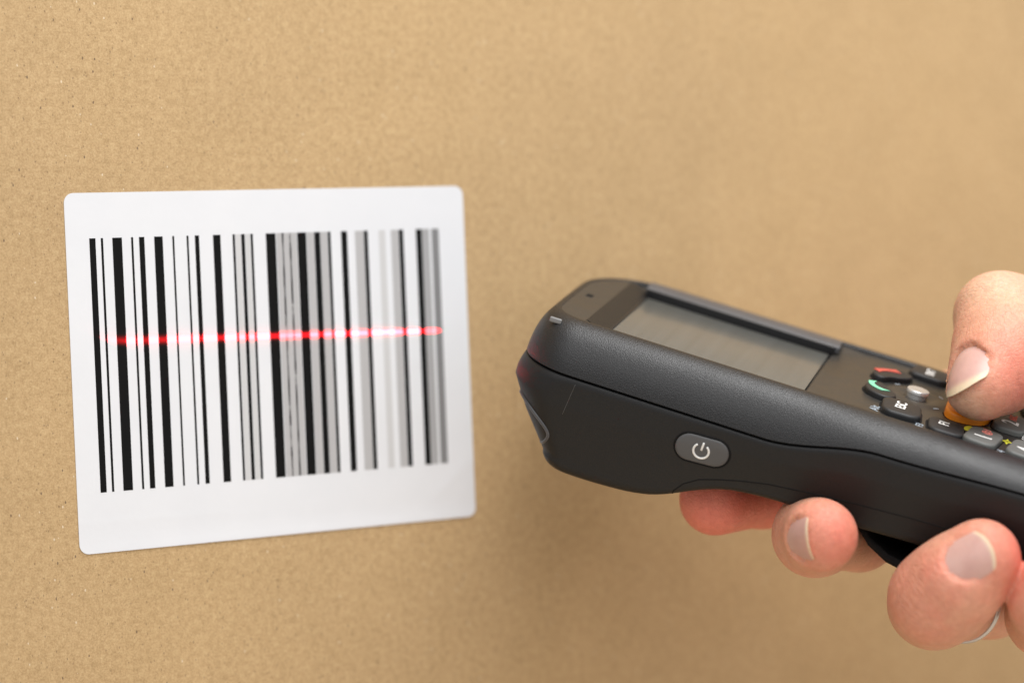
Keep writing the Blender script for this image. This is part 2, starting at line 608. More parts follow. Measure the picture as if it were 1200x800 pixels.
for i in range(len(us) - 1):
    for j in range(len(vv) - 1):
        cu, cv = (us[i] + us[i + 1]) / 2, (vv[j] + vv[j + 1]) / 2
        if not inside(cu + .6, cv):
            continue
        q = []
        for (a, b) in ((i, j), (i + 1, j), (i + 1, j + 1), (i, j + 1)):
            if (a, b) not in idx:
                u, v = us[a], vv[b]
                t = plate_t(u, v)
                if SU0 <= u <= SU1 and SV0 <= v <= SV1:
                    t = -2.6
                idx[(a, b)] = len(V)
                V.append((u, v, t))
            q.append(idx[(a, b)])
        F.append(tuple(q))
mesh_obj('face_plate', V, F, M_face, scanner, True, 40)

# ---- screen
M_scr, nt, p = new_mat('unlit_lcd')
tc = node(nt, 'ShaderNodeTexCoord')
sep = node(nt, 'ShaderNodeSeparateXYZ')
nt.links.new(tc.outputs['Object'], sep.inputs[0])
mpv = node(nt, 'ShaderNodeMapping')
mpv.inputs['Scale'].default_value = (1, .03, .2)
nt.links.new(tc.outputs['Object'], mpv.inputs['Vector'])
n1 = noise(nt, mpv.outputs[0], 420, 3, .6)
n2 = noise(nt, tc.outputs['Object'], 40, 3, .6)
c1 = ramp(nt, n1.outputs[0], [(.36, (.106, .106, .095)), (.64, (.120, .121, .111))]).outputs[0]
c2 = ramp(nt, n2.outputs[0], [(.3, (.94, .95, .97)), (.7, (1.05, 1.03, 1.0))]).outputs[0]
col = mixc(nt, 1, c1, c2, 'MULTIPLY')
nt.links.new(col, p.inputs['Base Color'])
p.inputs['Roughness'].default_value = .3
p.inputs['Specular IOR Level'].default_value = .4
p.inputs['Coat Weight'].default_value = .35
p.inputs['Coat Roughness'].default_value = .12
nt.links.new(bump(nt, n1.outputs[0], .02 * S, .4), p.inputs['Normal'])
def slab(name, u0, u1, v0, v1, t0, t1, mat, parent, r=.3):
    bm = bmesh.new()
    q = [bm.verts.new((u * S, v * S, t * S)) for t in (t0, t1) for (u, v) in ((u0, v0), (u1, v0), (u1, v1), (u0, v1))]
    for f in ((3, 2, 1, 0), (4, 5, 6, 7), (0, 1, 5, 4), (1, 2, 6, 5), (2, 3, 7, 6), (3, 0, 4, 7)):
        bm.faces.new([q[i] for i in f])
    if r:
        bmesh.ops.bevel(bm, geom=bm.edges[:], offset=r * S, segments=3, affect='EDGES', profile=.5)
    me = bpy.data.meshes.new(name)
    bm.to_mesh(me); bm.free()
    me.polygons.foreach_set('use_smooth', [True] * len(me.polygons))
    me.set_sharp_from_angle(angle=math.radians(35))
    me.materials.append(mat)
    o = bpy.data.objects.new(name, me)
    C.objects.link(o)
    o.parent = parent
    return o
screen = slab('screen', SU0 + .4, SU1 - .6, SV0 + .3, SV1 - .5, -2.55, -1.75, M_scr, scanner, .05)
# dark gasket round the screen and the far bezel slope, coloured paler for the overhead reflection
M_gask = simple('black_gasket', (.008, .008, .009), .4, .4)
slab('gasket', SU0 + .05, SU1 + .3, SV1 - .75, SV1 - .05, -2.5, .22, M_gask, screen, .15)
slab('gasket', SU0 + .02, SU0 + .75, SV0 + .05, SV1 - .1, -2.5, -1.5, M_gask, screen, .1)
M_strip = simple('lit_satin_bezel', (.075, .075, .08), .34, .5, tex=.01, var=.06)
V, F = [], []
for i, u in enumerate(np.linspace(SU0 - .2, SU1 + 1.2, 40)):
    for (v, t) in ((SV1 + .02, -1.05), (SV1 + .1, .10), (SV1 + .4, .28), (SV1 + 2.6, .62), (SV1 + 4.6, .72), (SV1 + 5.4, .5), (SV1 + 5.6, -.8)):
        V.append((u, v, t))
bz = mesh_obj('screen_bezel', V, grid_faces(40, 7, False), M_strip, scanner, True, 50)
recalc(bz)

V = [(u, v, t) for v in np.linspace(SV0 - 3, SV1 + 2.5, 12) for (u, t) in ((-5.6, -.30), (-5.2, -.06), (-4.6, -.16), (-1.0, -1.46), (-.75, -1.56), (-.7, -2.2))]
recalc(mesh_obj('screen_chamfer', V, grid_faces(12, 6, False), simple('shaded_chamfer_plastic', (.010, .010, .010), .42, .3), scanner, True, 40))  # slope coloured darker, to look as if it reflects less light
# ---- indicator, microphone slot
slab('status_light', -12.1, -9.5, -4.2, -3.5, -1.6, -.48, simple('dull_silver', (.20, .20, .20), .4, .5), scanner, .25)
slab('microphone_hole', -10.4, -8.9, 18.6, 21.0, -.6, -.10, M_dark, scanner, .05)

# ---- keys
def key_shape(loop, t0, t1, mat, name='key', edge=.6, label=None, dome=.15):
    """a moulded key: skirt, rounded shoulder, slightly domed top, from a plan loop"""
    loop = np.array(loop, float)
    c = loop.mean(0)
    dirs = loop - c
    rad = np.linalg.norm(dirs, axis=1, keepdims=True)
    V, n = [], len(loop)
    rows = [(0, t0), (0, t1 - edge)]
    for a in np.linspace(.2, 1, 5):
        q = a * math.pi / 2
        rows.append((edge * (1 - math.cos(q)), t1 - edge + edge * math.sin(q)))
    rows.append((edge + 1.0, t1 + dome * .6))
    for off, t in rows:
        k = np.maximum(rad - off * 1.0, .2) / rad
        for q in (c + dirs * k):
            V.append((q[0], q[1], t))
    V.append((c[0], c[1], t1 + dome))
    F = grid_faces(len(rows), n)
    b = (len(rows) - 1) * n
    F += [(b + j, b + (j + 1) % n, len(V) - 1) for j in range(n)]
    o = mesh_obj(name, V, F, mat, scanner, True, 60)
    recalc(o)
    # the dark well it moves in
    W_ = []
    for k_, t in ((1.0, t0 + .02),):
        pass
    if label:
        o['label'] = label
    return o
def rr(cu, cv, lu, lv, r, rot=0., n=7):
    P = []
    for sx, sy, a0 in ((1, 1, 0), (-1, 1, 90), (-1, -1, 180), (1, -1, 270)):
        for k in range(n):
            a = math.radians(a0 + 90 * k / (n - 1))
            P.append((sx * (lu / 2 - r) + r * math.cos(a), sy * (lv / 2 - r) + r * math.sin(a)))
    P = np.array(P)
    c, s_ = math.cos(math.radians(rot)), math.sin(math.radians(rot))
    P = P @ np.array([[c, s_], [-s_, c]])
    return P + np.array([cu, cv])
def well(loop, t):
    loop = np.array(loop, float)
    c = loop.mean(0)
    d = loop - c
    L_ = np.linalg.norm(d, axis=1, keepdims=True)
    outer = c + d * (L_ + .45) / L_
    V = [(q[0], q[1], t) for q in outer] + [(c[0], c[1], t)]
    n = len(loop)
    return V, [(j, (j + 1) % n, n) for j in range(n)]
WV, WF = [], []
def add_well(loop, t=-.73):
    V_, F_ = well(loop, t)
    b = len(WV)
    WV.extend(V_)
    WF.extend([tuple(i + b for i in f) for f in F_])

def text(body, cu, cv, t, size, mat, parent, rot=90., name='legend', sx=1.0, bold=.0):
    cv_ = bpy.data.curves.new(name, 'FONT')
    cv_.body = body
    cv_.size = size * S
    cv_.align_x = 'CENTER'
    cv_.align_y = 'CENTER'
    cv_.extrude = .02 * S
    cv_.offset = bold * S
    tmp = bpy.data.objects.new(name, cv_)
    C.objects.link(tmp)
    bpy.context.view_layer.update()
    me = bpy.data.meshes.new_from_object(tmp.evaluated_get(bpy.context.evaluated_depsgraph_get()))
    bpy.data.objects.remove(tmp)
    me.name = name
    me.materials.clear()
    me.materials.append(mat)
    o = bpy.data.objects.new(name, me)
    C.objects.link(o)
    o.parent = parent
    o.location = (cu * S, cv * S, t * S)
    o.rotation_euler = (0, 0, math.radians(rot))
    o.scale = (sx, 1, 1)
    return o

def flat(name, loops, t, mat, parent, th=.03):
    """a thin printed mark from closed plan loops"""
    V, F = [], []
    for lp in loops:
        b = len(V)
        n = len(lp)
        V += [(q[0], q[1], t) for q in lp] + [(q[0], q[1], t - .25) for q in lp]
        F.append(tuple(range(b, b + n)))
        F += [(b + j, b + (j + 1) % n, b + n + (j + 1) % n, b + n + j) for j in range(n)]
    o = mesh_obj(name, V, F, mat, parent, False)
    recalc(o)
    return o

def ellipse(cu, cv, a, b, rot=0, n=20):
    P = [(a * math.cos(2 * math.pi * k / n), b * math.sin(2 * math.pi * k / n)) for k in range(n)]
    c, s_ = math.cos(math.radians(rot)), math.sin(math.radians(rot))
    return [(cu + x * c - y * s_, cv + x * s_ + y * c) for x, y in P]

# number keys: three columns, the middle one set back towards the tail
for r_ in range(4):
    for c_, (cv0, du) in enumerate(((5.6, 0), (22.5, 4.2), (39.4, 0))):
        cu0 = 79.6 + du + 8.9 * r_
        if cu0 > 118:
            continue
        ch = '123456789*0#'[3 * r_ + c_]
        sub = ['@:/', 'ABC', 'DEF', 'GHI', 'JKL', 'MNO', 'PQRS', 'TUV', 'WXYZ', '', '', ''][3 * r_ + c_]
        loop = rr(cu0, cv0, 6.9, 11.2 if c_ != 1 else 12.5, 2.2, rot=-8 if c_ == 0 else (8 if c_ == 2 else 0))
        k = key_shape(loop, -1.0, .45, M_gkey, 'key', .55)
        add_well(loop)
        text(ch, cu0 + .2, cv0 - 1.6, .58, 5.2, M_white, k, 90, 'legend', 1.0, .06)
        if sub:
            text(sub, cu0 + .4, cv0 + 2.6, .62, 2.3, M_red if c_ == 1 else M_dred, k, 90, 'letters', 1.0, .05)
# function keys
def fkey(txt, loop, t1, tu, tv, size, mat=M_white):
    k = key_shape(loop, -1.0, t1, M_key, 'key', .6)
    add_well(loop)
    text(txt, tu, tv, t1 + .13, size, mat, k, 90, 'legend', 1.0, .07)
    return k
fkey('ESC', rr(62.1, 7.4, 8.4, 10.5, 2.8, 6), .55, 61.9, 7.8, 3.0)
fkey('ENT', rr(64.3, 40.6, 8.6, 7.6, 1.8, -4), .55, 64.3, 40.6, 2.5)
fkey('F1', rr(71.9, 5.0, 7.6, 9.6, 2.6, 6), .25, 71.4, 5.6, 3.0)
fkey('F2', rr(73.6, 40.6, 7.4, 8.4, 2.4, -6), .25, 73.2, 41.0, 3.0)

# the two call keys curve round the joystick
def sector(a0, a1, r0, r1, cu=63.6, cv=22.5, n=12):
    A = np.radians(np.linspace(a0, a1, n))
    P = [(cu + r1 * math.cos(a), cv + r1 * math.sin(a)) for a in A]
    P += [(cu + r0 * math.cos(a), cv + r0 * math.sin(a)) for a in A[::-1]]
    return P
def call_key(pts, glyph, mat, label):
    k = key_shape(pts, -1.0, .45, M_key, 'key', .45, label, .02)
    add_well(pts)
    flat('handset_symbol', glyph, .60, mat, k)
    return k
def round_loop(pts, n=4):
    P = np.array(pts, float)
    for _ in range(2):                       # Chaikin corner cutting
        Q = np.roll(P, -1, 0)
        P = np.stack([P * .75 + Q * .25, P * .25 + Q * .75], 1).reshape(-1, 2)
    return P
def handset(cu, cv, ln, th, rot, bend=.9):
    A = np.linspace(-1, 1, 15)
    top = [(ln * a / 2, bend * (1 - a * a) + th * (.42 + .58 * abs(a) ** 3)) for a in A]
    bot = [(ln * a / 2, bend * (1 - a * a) - th * .42) for a in A[::-1]]
    c, s_ = math.cos(math.radians(rot)), math.sin(math.radians(rot))
    return [(cu + x * c - y * s_, cv + x * s_ + y * c) for x, y in top + bot]
call_key(round_loop([(52.6, 18.5), (53.3, 13.6), (57.6, 11.2), (60.2, 13.2), (59.6, 16.6), (57.0, 19.5), (55.4, 22.2)]), [handset(55.4, 17.6, 5.6, 1.5, -52, -1.0)], M_green, 'black key with a green handset')
call_key(round_loop([(52.6, 27.0), (53.4, 33.0), (58.6, 36.0), (61.6, 34.0), (60.4, 30.2), (57.4, 28.4), (55.4, 25.4)]), [handset(56.0, 31.2, 5.8, 1.5, 42, 1.0)], M_red, 'black key with a red handset')

# orange key under the thumb
k = key_shape(round_loop([(70.4, 13.6), (70.0, 22.5), (70.6, 31.8), (75.0, 32.4), (79.0, 29), (80.2, 22.5), (79.0, 16.4), (75.0, 13.2)]), -1.0, 1.0, M_okey, 'key', .7, 'orange key under the thumb', .1)
add_well(round_loop([(70.4, 13.6), (70.0, 22.5), (70.6, 31.8), (75.0, 32.4), (79.0, 29), (80.2, 22.5), (79.0, 16.4), (75.0, 13.2)]))
# joystick
def lathe(name, prof, cu, cv, mat, parent, n=32):
    V, F = [], []
    for (r, t) in prof:
        for k in range(n):
            a = 2 * math.pi * k / n
            V.append((cu + r * math.cos(a), cv + r * math.sin(a), t))
    F = grid_faces(len(prof), n)
    F.append(tuple(range((len(prof) - 1) * n, len(prof) * n)))
    o = mesh_obj(name, V, F, mat, parent, True, 40)
    recalc(o)
    return o
joy = lathe('joystick', [(2.15, -1.1), (2.2, .1), (2.42, .25), (2.42, .85), (2.32, 1.0), (2.1, 1.08), (1.2, 1.02), (.3, 1.0)], 63.6, 22.6, M_metal, scanner)
lathe('joystick_collar', [(3.3, -1.2), (3.2, -.82), (2.9, -.78), (2.25, -.95)], 63.6, 22.6, M_dark, joy)
for a in (45, 135, 225, 315):
    c, s_ = math.cos(math.radians(a)), math.sin(math.radians(a))
    flat('direction_mark', [[(63.6 + c * r + s_ * w_, 22.5 + s_ * r - c * w_) for r, w_ in ((6.6, -.7), (6.6, .7), (7.0, .7), (7.0, -.7))]], -.50, M_blue, scanner)
mesh_obj('key_wells', WV, WF, M_dark, scanner, False)

# print on the plate between the keys
PT = -.70
text('Alt', 57.0, 4.6, PT, 2.6, M_blue, scanner, 90, 'plate_print', 1.2, .05)
text('F3', 66.8, 2.5, PT, 2.2, M_blue, scanner, 90, 'plate_print', 1.1, .04)
text('Ctrl', 74.9, 1.7, PT, 2.4, M_blue, scanner, 90, 'plate_print', 1.1, .05)
text('F4', 83.9, 1.6, PT, 2.2, M_blue, scanner, 90, 'plate_print', 1.1, .05)
text('Tab', 79.3, 18.8, PT, 2.2, M_dblue, scanner, 90, 'plate_print', 1.0, .05)
text('SCR', 87.9, 17.5, PT, 2.2, M_white, scanner, 90, 'plate_print', 1.0, .03)
flat('plate_symbol', [ellipse(76.2, 11.4, .9, 2.1, -10)], PT + .02, M_yel, scanner)
flat('plate_symbol', [ellipse(77.3, 11.9, .5, .6)], PT + .02, M_yel, scanner)
flat('plate_symbol', [ellipse(84.4, 10.4, 1.7, .38), ellipse(84.4, 10.4, .7, .9), ellipse(84.4, 10.4, .3, 1.9)], PT + .02, M_yel, scanner)
flat('plate_symbol', [ellipse(69.9, 36.6, .8, 1.6)], PT + .02, M_yel, scanner)

# ---- power button on the near side
tilt = 1.0
def side_patch(name, loop, off, mat, parent, skirt=.8):
    """patch that follows the near side; loop in (u, t)"""
    loop = np.array(loop, float)
    c = loop.mean(0)
    V, F, n = [], [], len(loop)
    rows = [(1.0, -skirt), (1.0, off * .55), (.95, off * .85), (.87, off), (.6, off * 1.05), (.3, off * 1.07)]
    for k, o_ in rows:
        for q in c + (loop - c) * k:
            V.append((q[0], side_v(q[0], q[1]) - o_, q[1]))
    V.append((c[0], side_v(c[0], c[1]) - off * 1.07, c[1]))
    F = grid_faces(len(rows), n)
    b = (len(rows) - 1) * n
    F += [(b + j, b + (j + 1) % n, len(V) - 1) for j in range(n)]
    o = mesh_obj(name, V, F, mat, parent, True, 70)
    recalc(o)
    return o
PB = (26.7, -16.4)
stad = [(PB[0] + x, PB[1] + y + .045 * x) for x, y in rr(0, 0, 11.2, 6.0, 2.95, 0, 9)]
btn = side_patch('power_button', stad, .45, M_btn, scanner)
tube('button_groove', [(u, side_v(u, t) + .02, t) for u, t in [(PB[0] + x, PB[1] + y + .045 * x) for x, y in rr(0, 0, 11.75, 6.55, 3.25, 0, 9)]], .22, M_dark, scanner, 6, True)
def side_on(u, t, off=.52):
    return (u, side_v(u, t) - off, t)
ar = [side_on(PB[0] - .1 + 1.62 * math.sin(a), PB[1] - .1 + 1.62 * math.cos(a)) for a in np.radians(np.linspace(38, 322, 40))]
tube('power_symbol', ar, .24, M_white, btn, 6)
tube('power_symbol', [side_on(PB[0] - .1 + .05 * k, PB[1] - .1 + .2 + k * .45) for k in range(5)], .22, M_white, btn, 6)

# ---- scan window in the sloping nose
def nose_pt(v, t, off=0.0):
    f = (t + 10.5) / (-30.8 + 10.5)
    ins = .05 + .35 * float(sstep(f, 0, .35)) + 3.9 * max(0, f - .30) ** 1.05
    hw = 32.5 - ins
    rn = 12 - 7.5 * f + (11 if v > VC else 0)
    u0 = float(nose_u(t))
    e = hw - abs(v - VC)
    u = u0 - NB * max(0, (1 - ((v - VC) / hw) ** 2))
    if e < rn:
        u += rn - math.sqrt(max(0, rn * rn - (rn - max(e, 0)) ** 2))
    return np.array((u - off * .86, v, t - off * .5))
WC = (VC, -22.6)
def win_loop(hv, ht, n=64):
    P = rr(0, 0, hv * 2, ht * 2, ht * .98, 0, n // 4)
    return [(WC[0] + x, WC[1] + y) for x, y in P]
lp = win_loop(30.6, 4.5)
V, F = [], []
rows = [(1.0, -.5), (1.0, .12), (.97, .2), (.6, .2), (.2, .2)]
n = len(lp)
for k, o_ in rows:
    for (v, t) in lp:
        vv_, tt_ = WC[0] + (v - WC[0]) * (1 - (1 - k) * .4 if k > .9 else k), WC[1] + (t - WC[1]) * k
        V.append(nose_pt(vv_, tt_, o_))
V.append(nose_pt(WC[0], WC[1], .2))
F = grid_faces(len(rows), n)
F += [((len(rows) - 1) * n + j, (len(rows) - 1) * n + (j + 1) % n, len(V) - 1) for j in range(n)]
win = mesh_obj('scan_window', V, F, M_recess, scanner, True, 60)
recalc(win)
tube('window_rim', [nose_pt(v, t, .12) for v, t in lp], .42, M_rim, win, 8, True)
# ---- hand strap under the grip
path = [(59.5, -20.5), (61, -23.2), (64.2, -26.2), (68.5, -28.4), (74, -29.4), (82, -29.0), (92, -28.2), (105, -27.5), (125, -26.5), (140, -24), (143, -21)]
V, F = [], []
for (u, t) in path:
    for (v, o_) in ((-3, 0), (-2.6, -.9), (-1, -1.3), (22, -1.4), (33, -1.3), (34.6, -.9), (35, 0), (34.6, .9), (22, 1.2), (-2.6, .9)):
        V.append((u, v, t + o_))
n = 10
F = grid_faces(len(path), n) + [tuple(range(n)), tuple(range((len(path) - 1) * n, len(path) * n))]
sp = mesh_obj('hand_strap', V, F, M_strap, scanner, True, 60)
recalc(sp)

# ------------------------------------------------------------------ the hand (one continuous skin, grown from a distance field)
VOX = .75
lo_b = np.array([14., -36., -66.]); hi_b = np.array([190., 92., 42.])
dims = np.ceil((hi_b - lo_b) / VOX).astype(int)
gx = (lo_b[0] + VOX * np.arange(dims[0])).astype(np.float32)
gy = (lo_b[1] + VOX * np.arange(dims[1])).astype(np.float32)
gz = (lo_b[2] + VOX * np.arange(dims[2])).astype(np.float32)

def smin(a, b, k):
    h = np.maximum(k - np.abs(a - b), 0) / k
    return np.minimum(a, b) - h * h * k * .25

def cone(X, a, b, ra, rb):
    ab = b - a
    L2 = float(ab @ ab)
    d0 = X[0] - a[0]; d1 = X[1] - a[1]; d2 = X[2] - a[2]
    t = np.clip((d0 * ab[0] + d1 * ab[1] + d2 * ab[2]) / L2, 0, 1)
    q = np.sqrt((d0 - t * ab[0]) ** 2 + (d1 - t * ab[1]) ** 2 + (d2 - t * ab[2]) ** 2)
    return q - (ra + (rb - ra) * t)

def ell(X, c, axes, rad):
    q = [sum((X[i] - c[i]) * ax[i] for i in range(3)) / r for ax, r in zip(axes, rad)]
    k = np.sqrt(q[0] ** 2 + q[1] ** 2 + q[2] ** 2)
    return (k - 1) * min(rad)

class Field:
    def __init__(self):
        self.d = np.full(dims, 30., np.float32)
    def put(self, pts, pad, fn, k):
        pts = np.array(pts)
        i0 = np.clip(np.floor((pts.min(0) - pad - lo_b) / VOX).astype(int), 0, dims)
        i1 = np.clip(np.ceil((pts.max(0) + pad - lo_b) / VOX).astype(int), 0, dims)
        sl = tuple(slice(a, b) for a, b in zip(i0, i1))
        X = (gx[sl[0]][:, None, None], gy[sl[1]][None, :, None], gz[sl[2]][None, None, :])
        v = fn(X).astype(np.float32)
        self.d[sl] = smin(self.d[sl], v, k)
    def chain(self, P, Rr, k=3.0):
        P = [np.array(q, float) for q in P]
        for a, b, ra, rb in zip(P[:-1], P[1:], Rr[:-1], Rr[1:]):
            self.put([a, b], max(ra, rb) + 8, lambda X, a=a, b=b, ra=ra, rb=rb: cone(X, a, b, ra, rb), k)
    def carve(self, pts, pad, fn, k=.5):
        pts = np.array(pts)
        i0 = np.clip(np.floor((pts.min(0) - pad - lo_b) / VOX).astype(int), 0, dims)
        i1 = np.clip(np.ceil((pts.max(0) + pad - lo_b) / VOX).astype(int), 0, dims)
        sl = tuple(slice(a, b) for a, b in zip(i0, i1))
        X = (gx[sl[0]][:, None, None], gy[sl[1]][None, :, None], gz[sl[2]][None, None, :])
        v = fn(X).astype(np.float32)
        self.d[sl] = -smin(-self.d[sl], v, k)

def at(px, py, depth):          # a joint given as seen, at its own distance, in the scanner's frame
    return world2dev(pix_ray(px, py) * depth)

FI = dict(
    thumb=dict(P=[at(1150, 450, 499), at(1171, 426, 505.5), at(1172, 402, 509.8), at(1183, 378, 519), np.array((112, 60, 11.)), np.array((140, 62, -6.))],
               R=[7.6, 8.9, 8.9, 9.3, 11.5, 14]),
    index=dict(P=[at(838, 585, 518), np.array((37.5, 29, -32.8)), np.array((46, 50, -35)), np.array((72, 69, -17.))],
               R=[7.7, 8.0, 8.7, 11]),
    middle=dict(P=[at(962, 627, 485), at(955, 626, 500), at(1006, 624, 524), np.array((80, 66, -21.))],
                R=[7.4, 8.1, 7.7, 11.5]),
    ring=dict(P=[at(1150, 653, 477.5), at(1122, 680, 480), at(1098, 700, 484), at(1094, 707, 504), at(1160, 699, 524), np.array((97, 62, -27.))],
              R=[7.7, 8.9, 9.0, 8.8, 8.3, 11.5]),
    little=dict(P=[at(1248, 668, 474), at(1233, 705, 477), at(1228, 722, 498), np.array((110, 56, -31.))],
                R=[7.2, 7.9, 8.0, 11]),
)
fd = Field()
for nm in ('index', 'middle', 'ring', 'little'):
    f_ = Field.__new__(Field)
    f_.d = np.full(dims, 30., np.float32)
    f_.chain(FI[nm]['P'], FI[nm]['R'], 3.5)
    fd.d = smin(fd.d, f_.d, 1.2)
f_ = Field.__new__(Field)
f_.d = np.full(dims, 30., np.float32)
f_.chain(FI['thumb']['P'], FI['thumb']['R'], 4.0)
# thumb pad, knuckle swelling
TP = FI['thumb']['P']
f_.put([at(1163, 364, 517)], 16, lambda X: ell(X, at(1163, 364, 517), np.eye(3), (7.5, 7.5, 7.5)), 5)
f_.put([at(1176, 436, 503), at(1222, 402, 515)], 16, lambda X: cone(X, at(1172, 432, 504), at(1222, 392, 515), 7.6, 9.6), 5)
fd.d = smin(fd.d, f_.d, 4)
# palm
mc = [np.array(q, float) for q in ((74, 68, -17), (82, 66, -22), (97, 62, -27), (110, 56, -31))]
wr = [np.array(q, float) for q in ((150, 66, -8), (153, 64, -16), (155, 60, -24), (156, 54, -30))]
pf = Field.__new__(Field)
pf.d = np.full(dims, 30., np.float32)
for a, b in zip(mc, wr):
    pf.chain([a, (a + b) / 2, b], [11.5, 13, 14], 10)
pf.chain([np.array((140, 62, -6.)), np.array((150, 66, -14.))], [14, 14], 10)
pf.chain([np.array((75, 68, -15.)), np.array((102, 67, -5.)), np.array((135, 64, -5.))], [8.5, 10, 13], 8)
pf.chain([np.array((153, 61, -20.)), np.array((186, 62, -26.))], [19, 19], 10)
fd.d = smin(fd.d, pf.d, 7)

# nails: frame (centre, along, across, outward) for each one seen
def nail_frame(cw, aw, nw):
    a = wdir(aw)
    n_ = wdir(nw)
    n_ = norm(n_ - a * (n_ @ a))
    return np.array(cw, float), a, np.cross(n_, a), n_
tipT = TP[0]; aT = norm(np.array((-.156, -.79, -.59)))
NAILS = [
    dict(fr=nail_frame(at(1132, 439, 496.8), (-.33, -.70, -.63), (-.70, -.33, .63)), w=11.6, l=13.2, tip=.22, Rn=7.6, Rl=19, free=1.7, soft=.9, sink=.08),
    dict(fr=nail_frame(at(943, 629, 482), (.40, -.91, .10), (-.88, -.42, -.22)), w=8.8, l=9.2, Rn=7.0, Rl=30, free=.6),
    dict(fr=nail_frame(at(1136, 653, 471.0), (.75, -.31, .58), (-.60, -.62, .48)), w=9.2, l=9.9, Rn=7.4, Rl=30, free=.7),
]
def nail_h(s, x, N):
    return -x * x / (2 * N['Rn']) * (1 + .25 * (2 * x / N['w']) ** 2) - s * s / (2 * N['Rl'])
def sample(q):
    q = (np.asarray(q, float) - lo_b) / VOX
    i = np.clip(np.floor(q).astype(int), 0, dims - 2)
    f = q - i
    v = 0.
    for dx in (0, 1):
        for dy in (0, 1):
            for dz in (0, 1):
                v += fd.d[i[0] + dx, i[1] + dy, i[2] + dz] * (f[0] if dx else 1 - f[0]) * (f[1] if dy else 1 - f[1]) * (f[2] if dz else 1 - f[2])
    return v
for N in NAILS:                      # seat each nail on the flesh beneath it
    for it in range(3):
        c, a, b, n_ = N['fr']
        def rise(s_, x_):
            for h in np.arange(6, -8, -.1):
                if sample(c + a * s_ + b * x_ + n_ * h) < 0:
                    return h
            return -8.
        s0_, s1_ = -.42 * N['l'], .14 * N['l']
        h0_, h1_ = rise(s0_, 0) - N.get('sink', .36) + .22, rise(s1_, 0) - .02 + .22
        beta = (h1_ - h0_) / (s1_ - s0_)
        alpha = h0_ - beta * s0_
        if it:
            beta, alpha = beta * .6, alpha
        xs = np.linspace(-.45, .45, 7) * N['w']
        hx = np.array([np.mean([rise(q, x) for q in (-.3 * N['l'], 0)]) for x in xs])
        k2, k1, k0 = np.polyfit(xs, hx, 2)
        a2 = norm(a + beta * n_)
        b2 = norm(b + k1 * n_)
        b2 = norm(b2 - a2 * (b2 @ a2))
        n2_ = np.cross(a2, b2)
        if n2_ @ n_ < 0:
            n2_ = -n2_
        N['fr'] = (c + n_ * alpha, a2, np.cross(n2_, a2), n2_)
        N['Rn'] = float(np.clip(-.5 / min(k2, -1e-3), 5.5, 11)) * .94
    c, a, b, n_ = N['fr']
    N['fr'] = (c - n_ * .22, a, b, n_)
for N in NAILS:
    c, a, b, n_ = N['fr']
    def cut(X, N=N, c=c, a=a, b=b, n_=n_):
        d = [X[i] - c[i] for i in range(3)]
        s_ = d[0] * a[0] + d[1] * a[1] + d[2] * a[2]
        x_ = d[0] * b[0] + d[1] * b[1] + d[2] * b[2]
        h_ = d[0] * n_[0] + d[1] * n_[1] + d[2] * n_[2]
        sb = -N['l'] / 2 + .36 * N['l'] * (np.minimum(np.abs(2 * x_ / N['w']), 1.05)) ** 2.4
        q = np.maximum(np.abs(x_) - N['w'] / 2 - .15, sb - .15 - s_)
        q = np.maximum(q, s_ - N['l'] / 2 - .3)
        sc, xc = np.clip(s_, -N['l'] * .7, N['l'] * .7), np.clip(x_, -N['w'] * .6, N['w'] * .6)
        nh = nail_h(sc, xc, N)
        return np.maximum(q, nh - .27 - h_)
    fd.carve([c], 13, cut, .5)

def surface_nets(D):
    nx, ny, nz = D.shape
    ins_ = D < 0
    cnt = np.zeros((nx - 1, ny - 1, nz - 1), np.int8)
    for dx in (0, 1):
        for dy in (0, 1):
            for dz in (0, 1):
                cnt += ins_[dx:nx - 1 + dx, dy:ny - 1 + dy, dz:nz - 1 + dz]
    act = (cnt > 0) & (cnt < 8)
    ii = np.argwhere(act)
    idx = -np.ones(act.shape, np.int64)
    idx[act] = np.arange(len(ii))
    acc = np.zeros((len(ii), 3)); num = np.zeros(len(ii))
    corner = [(x, y, z) for x in (0, 1) for y in (0, 1) for z in (0, 1)]
    val = {c: D[ii[:, 0] + c[0], ii[:, 1] + c[1], ii[:, 2] + c[2]].astype(float) for c in corner}
    for a in corner:
        for ax in range(3):
            if a[ax] == 0:
                b = tuple(1 if k == ax else a[k] for k in range(3))
                va, vb = val[a], val[b]
                m = (va < 0) != (vb < 0)
                t = np.where(m, va / np.where(m, va - vb, 1), 0)
                p_ = np.tile(np.array(a, float), (len(ii), 1))
                p_[:, ax] = t
                acc[m] += p_[m]
                num[m] += 1
    P = ii + acc / num[:, None]
    F = []
    for ax in range(3):
        b, c = [(1, 2), (2, 0), (0, 1)][ax]
        sl0 = [slice(None)] * 3; sl1 = [slice(None)] * 3
        sl0[ax] = slice(0, -1); sl1[ax] = slice(1, None)
        s0, s1 = ins_[tuple(sl0)], ins_[tuple(sl1)]
        e = np.argwhere(s0 != s1)
        ok = (e[:, b] > 0) & (e[:, c] > 0) & (e[:, b] < D.shape[b] - 1) & (e[:, c] < D.shape[c] - 1)
        e = e[ok]
        flip = s0[e[:, 0], e[:, 1], e[:, 2]]
        def cell(db, dc):
            q = e.copy()
            q[:, b] += db; q[:, c] += dc
            return idx[q[:, 0], q[:, 1], q[:, 2]]
        q = np.stack([cell(-1, -1), cell(0, -1), cell(0, 0), cell(-1, 0)], 1)
        q[~flip] = q[~flip][:, ::-1]
        F.append(q)
    return P, np.concatenate(F)
P, Fq = surface_nets(fd.d)
